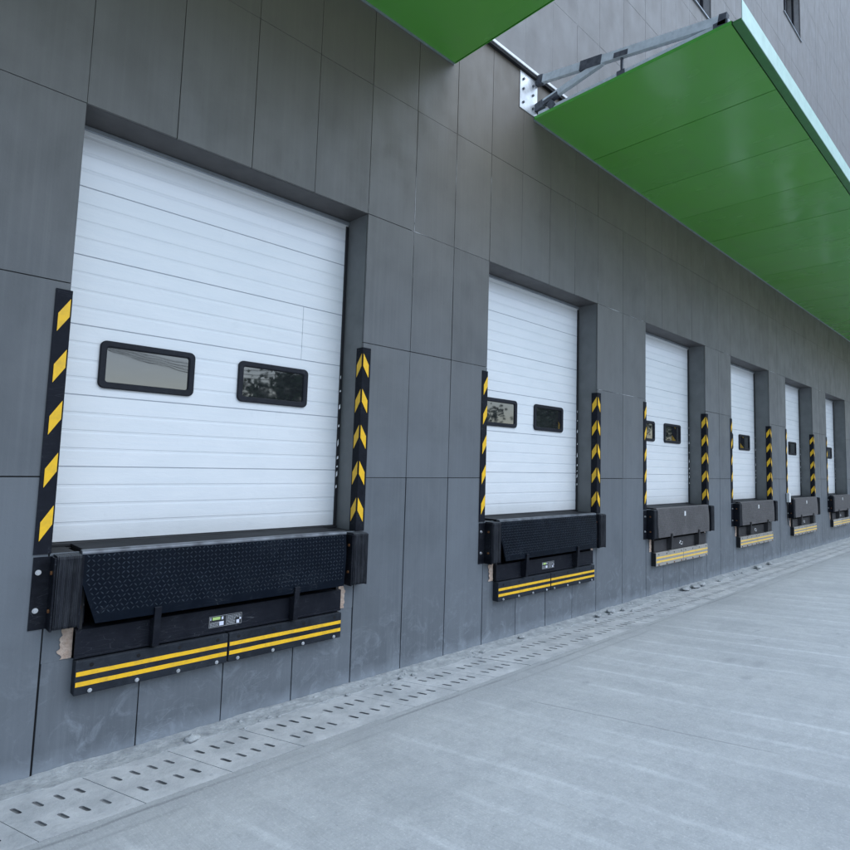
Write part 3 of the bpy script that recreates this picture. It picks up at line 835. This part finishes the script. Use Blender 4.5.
# ---------------------------------------------------------------- ground
SL = .06                      # the yard falls towards the dock
def prof_sheet(name, prof, x0, x1, m):
    mb = MB(); n = len(prof)
    mb.poly([(x0, y, z) for y, z in prof]+[(x1, y, z) for y, z in prof], [(i, i+1, n+i+1, n+i) for i in range(n-1)])
    o = mb.build(name, m, fix=False); tag(o, kind='structure')
    if o.data.polygons[0].normal.z < 0:
        o.data.flip_normals()
    return o
prof_sheet('ground', [(-600, .44), (-8, .44), (0, -.06), (600, -.06)], -600, 600, M['soil'])
mb = MB(); yp = [-30, -8.2, -7.8, -.822, -.822]; zp = [.48, .48, .468, .0493, -.04]; n = 5
mb.poly([(-30, y, z) for y, z in zip(yp, zp)]+[(60, y, z) for y, z in zip(yp, zp)], [(i, n+i, n+i+1, i+1) for i in range(n-1)])
o = mb.build('yard_pavement', M['yard'], fix=False); tag(o, kind='structure')
prof_sheet('drain_channel_bed', [(-.8215, .012), (.02, -.035)], XL, XR, M['slot'])
# slotted drain covers, laid slightly askew to the wall
def make_cover():
    mb = MB(); Lc = .5085; ya, yb = -.8155, -.195
    def T(x, y, z): return (x-.28*(y+.375), y, z-SL*y)
    def Q(pts, mi=0, c=.5): mb.poly([T(*q) for q in pts], [tuple(range(len(pts)))], c, mi)
    xs = [0.]
    for j in range(4): cxx = .096+.1045*j; xs += [cxx-.0125, cxx+.0125]
    xs.append(Lc)
    ys = [ya, -.672, -.577, -.422, -.325, yb]
    zt_ = -.001
    for i in range(len(xs)-1):
        for j in range(len(ys)-1):
            a, b_, c, d = xs[i], xs[i+1], ys[j], ys[j+1]
            if not (i % 2 == 1 and j in (1, 3)): Q([(a, c, zt_), (b_, c, zt_), (b_, d, zt_), (a, d, zt_)]); continue
            zz = -.012; P = []
            m_ = (a+b_)/2; rr_ = (b_-a)/2
            for yc, a0 in ((c+rr_, 180), (d-rr_, 0)):
                for q in range(5):
                    an = R(a0+45*q); P.append((m_+rr_*math.cos(an), yc+rr_*math.sin(an)))
            # corner fillets, walls and bottom of the rounded slot
            for (px, py, sl) in ((a, c, P[0:3]), (b_, c, P[2:5]), (b_, d, P[5:8]), (a, d, P[7:10])):
                Q([(px, py, zt_)]+[(u, v, zt_) for u, v in sl][::-1])
            for q in range(len(P)):
                u, v = P[q], P[(q+1) % len(P)]
                Q([(u[0], u[1], zt_), (u[0], u[1], zz), (v[0], v[1], zz), (v[0], v[1], zt_)], 1)
            Q([(u, v, zz) for u, v in P], 1)
    for (x0, y0, x1, y1) in ((0, ya, Lc, ya), (Lc, ya, Lc, yb), (Lc, yb, 0, yb), (0, yb, 0, ya)):
        Q([(x0, y0, zt_), (x0, y0, -.025), (x1, y1, -.025), (x1, y1, zt_)])
    return mb.build('drain_cover', [M['cover'], M['slot']], None, (0, -.45, .02), fix=False)
cov = make_cover()
for k in range(-5, 50):
    o = cov if k == -5 else cov.copy()
    if k != -5: C.objects.link(o)
    o.location = (1.31+.5135*k-.5135+.001, -.45+random.uniform(-.002, .002), .02+random.uniform(-.003, .003))
    tag(o, 'slotted concrete drain cover in the row at the foot of the grey wall', 'drain cover', 'slotted drain covers along the wall')
# mortar spilled between drain and wall
mb = MB(); nx, ny = 1500, 12; xa, xb = -3., 27.
V = []
for i in range(nx+1):
    x = xa+(xb-xa)*i/nx
    wdt = .200+.05*noise.noise(Vector((x*1.3, 5, 0)))+.035*noise.noise(Vector((x*7, 5, 0)))
    for j in range(ny+1):
        v = j/ny; y = -.001-wdt*v
        h = .022*(1-v)**1.3+.020*(1-v)*max(0, noise.noise(Vector((x*2.4, y*2, 3))))
        h += .006*noise.noise(Vector((x*16, y*16, 0)))*(1-v**3)+.009*abs(noise.noise(Vector((x*50, y*50, 2))))*(1-v**4)
        V.append((x, y, (max(-.006, h) if v < .97 else -.02)-SL*y))
F = [(i*(ny+1)+j, i*(ny+1)+j+1, (i+1)*(ny+1)+j+1, (i+1)*(ny+1)+j) for i in range(nx) for j in range(ny)]
mb.poly(V, F)
tag(mb.build('mortar_debris', M['mortar'], fix=True), 'rough grey mortar and dust heaped along the foot of the wall', 'debris', kind='stuff')
def chunk(x, y, sx, sy, sz, sd, label, grp='chunks of broken mortar by the drain', name='mortar_chunk', zb=0.0):
    bm = bmesh.new(); bmesh.ops.create_icosphere(bm, subdivisions=2, radius=1)
    for v in bm.verts:
        n = 1+.32*noise.noise(v.co*1.5+Vector((sd, 0, 0)))+.12*noise.noise(v.co*4+Vector((0, sd, 0)))
        c = v.co*n; v.co = Vector((x+c.x*sx, y+c.y*sy, zb-SL*y+sz*.55+max(-.6, c.z)*sz))
    mb = MB(); mb.bm(bm)
    o = mb.build(name, M['mortar'], None, (x, y, zb)); tag(o, label, 'rubble', grp); o.rotation_euler.z = 0
    return o
for i, (x, y, q) in enumerate(((6.35, -.17, .06), (6.72, -.15, .085), (6.95, -.22, .05), (4.75, -.12, .05), (12.6, -.2, .11), (13.4, -.18, .09))):
    chunk(x, y, q, q*.6, q*.35, 25+i, 'palm-sized chunk of broken mortar lying against the wall foot', 'mortar chunks at the foot of the wall', 'mortar_chunk', .015)
chunk(.93, -.15, .055, .04, .028, 1, 'pale broken mortar chunk by the drain near the left end')
for i, (x, y) in enumerate(((9.12, -.17), (9.45, -.20), (9.74, -.18))):
    chunk(x, y, .12, .07, .028, 10+i, ['left piece of three flat dark rubble slabs under third leveller', 'middle piece of three flat dark rubble slabs under third leveller', 'right piece of three flat dark rubble slabs under third leveller'][i], 'flat rubble slabs below the third bay', 'rubble_slab', .02)
rr = random.Random(4)
for i in range(60):
    x = rr.uniform(.7, 14) if i < 45 else rr.uniform(1.5, 3.0); y = -abs(rr.gauss(.12, .09))-.03; s = rr.uniform(.007, .02)*(1+x*.04)
    chunk(x, y, s*1.3, s, s*.7, 40+i, 'small pebble of broken mortar lying beside the slotted drain', 'pebbles of mortar by the drain', 'mortar_pebble', .012*(1-min(1, abs(y)/.2)))

# ---------------------------------------------------------------- across the yard: unseen trees added to darken window reflections; pole with cables
def tree(x, y, h, sd, label):
    r = empty('reflection_tree', (x, y, 0)); off = r.location.copy(); rg = random.Random(sd)
    mb = MB(); mb.cyl((x, y, -.06), (x+.2, y, h*.45), .22, 8, r1=.13)
    tips = []
    for i in range(9):
        a = rg.uniform(0, 6.28); l = rg.uniform(.25, .42)*h; p0 = Vector((x+.2, y, h*rg.uniform(.28, .45))); p1 = p0+Vector((math.cos(a)*l*.6, math.sin(a)*l*.6, l*rg.uniform(.6, 1.1)))
        mb.cyl(p0, p1, .07, 5, r1=.02); tips.append(p1)
    mb.build('trunk', M['bark'], r, off)
    mb = MB()
    for tpt in tips:
        for _ in range(4):
            c = tpt+Vector((rg.gauss(0, .8), rg.gauss(0, .8), rg.gauss(0, .7)))
            for _ in range(60):
                p = c+Vector((rg.gauss(0, .45), rg.gauss(0, .45), rg.gauss(0, .35)))
                u = Vector((rg.uniform(-1,1), rg.uniform(-1,1), rg.uniform(-1,1))).normalized()*rg.uniform(.10, .2); w = u.orthogonal()*.6
                mb.quad(p-u, p+w, p+u, p-w)
    mb.build('crown', M['leaf'], r, off, fix=False)
    r.location.z = .46; tag(r, label, 'tree', 'added trees across the yard')
for i, (x, y, h) in enumerate(((17.5, -27, 7.5), (21.5, -29, 9), (26, -26, 7), (35, -28, 6.5), (44.5, -27, 10), (48, -29, 11), (53, -27, 10), (62, -29, 12), (70, -27, 11), (80, -28, 12), (92, -28, 12), (106, -27, 12))):
    tree(x, y, h, i, 'unseen leafy tree added across the yard to darken the window reflections')
r = empty('utility_pole', (6, -40, 0)); off = r.location.copy()
mb = MB(); mb.cyl((6, -40, -.06), (6, -40, 11), .17, 10, r1=.11); mb.build('pole', M['pole'], r, off)
mb = MB(); mb.box(4.8, -40.2, 10.2, 7.2, -40.05, 10.35); mb.build('cross_arm', M['pole'], r, off)
mb = MB()
for q in range(4):
    y = -40.1; z0 = 10.4+.0*q
    pts = [Vector((6-1.1+.7*q+s*2.0, y+.15*q, z0-.3*q-2.0*math.sin(math.pi*min(1, max(0, abs(s)/13))))) for s in range(-12, 26)]
    for a, b_ in zip(pts, pts[1:]): mb.cyl(a, b_, .035, 5)
mb.build('cables', M['cable'], r, off)
r.location.z = .46
tag(r, 'utility pole with sagging cables across the yard', 'utility pole')

# ---------------------------------------------------------------- camera
S = bpy.context.scene
cam = bpy.data.cameras.new('camera'); co = bpy.data.objects.new('camera', cam); C.objects.link(co); S.camera = co
yaw, pit, rol, f, cx, cy = 0.7761, 0.0861, 0.0286, 592.16, 443.06, 411.34
yaw = math.radians(44.466); pit = math.radians(4.933); rol = math.radians(1.636)
F_ = Vector((math.sin(yaw)*math.cos(pit), math.cos(yaw)*math.cos(pit), math.sin(pit)))
R_ = Vector((math.cos(yaw), -math.sin(yaw), 0)); U_ = R_.cross(F_)
R2 = R_*math.cos(rol)+U_*math.sin(rol); U2 = U_*math.cos(rol)-R_*math.sin(rol)
m = Matrix.Identity(4)
for i in range(3): m[i][0] = R2[i]; m[i][1] = U2[i]; m[i][2] = -F_[i]
m.translation = Vector((-0.9231, -4.49, 2.0276))
co.matrix_world = m
cam.sensor_width = 36; cam.lens = 36*f/850; cam.shift_x = (425-cx)/850; cam.shift_y = (cy-425)/850
cam.clip_start = .05; cam.clip_end = 3000

# ---------------------------------------------------------------- light
Wd = bpy.data.worlds.new('World'); S.world = Wd; Wd.use_nodes = True
nt = Wd.node_tree; bg = nt.nodes['Background']
sky = nt.nodes.new('ShaderNodeTexSky'); sky.sky_type = 'NISHITA'; sky.sun_disc = False
SE, SAZ = R(54), R(158)      # hazy bright sky in front of the wall
sky.sun_elevation = SE; sky.sun_rotation = SAZ; sky.dust_density = 1.6; sky.air_density = 1.0; sky.ozone_density = 1.0
nt.links.new(sky.outputs[0], bg.inputs[0]); bg.inputs[1].default_value = .15
sun = bpy.data.lights.new('sun', 'SUN'); so = bpy.data.objects.new('sun', sun); C.objects.link(so)
sun.energy = 3.1; sun.angle = R(75); sun.color = (.60, .76, .93)
sd = Vector((math.sin(SAZ)*math.cos(SE), math.cos(SAZ)*math.cos(SE), math.sin(SE)))
so.rotation_euler = sd.to_track_quat('Z', 'Y').to_euler(); so.location = (0, 20, 30)
S.view_settings.view_transform = 'Standard'; S.view_settings.look = 'None'; S.view_settings.exposure = 0; S.view_settings.gamma = 1
S.cycles.max_bounces = 8; S.cycles.diffuse_bounces = 4; S.cycles.use_denoising = True
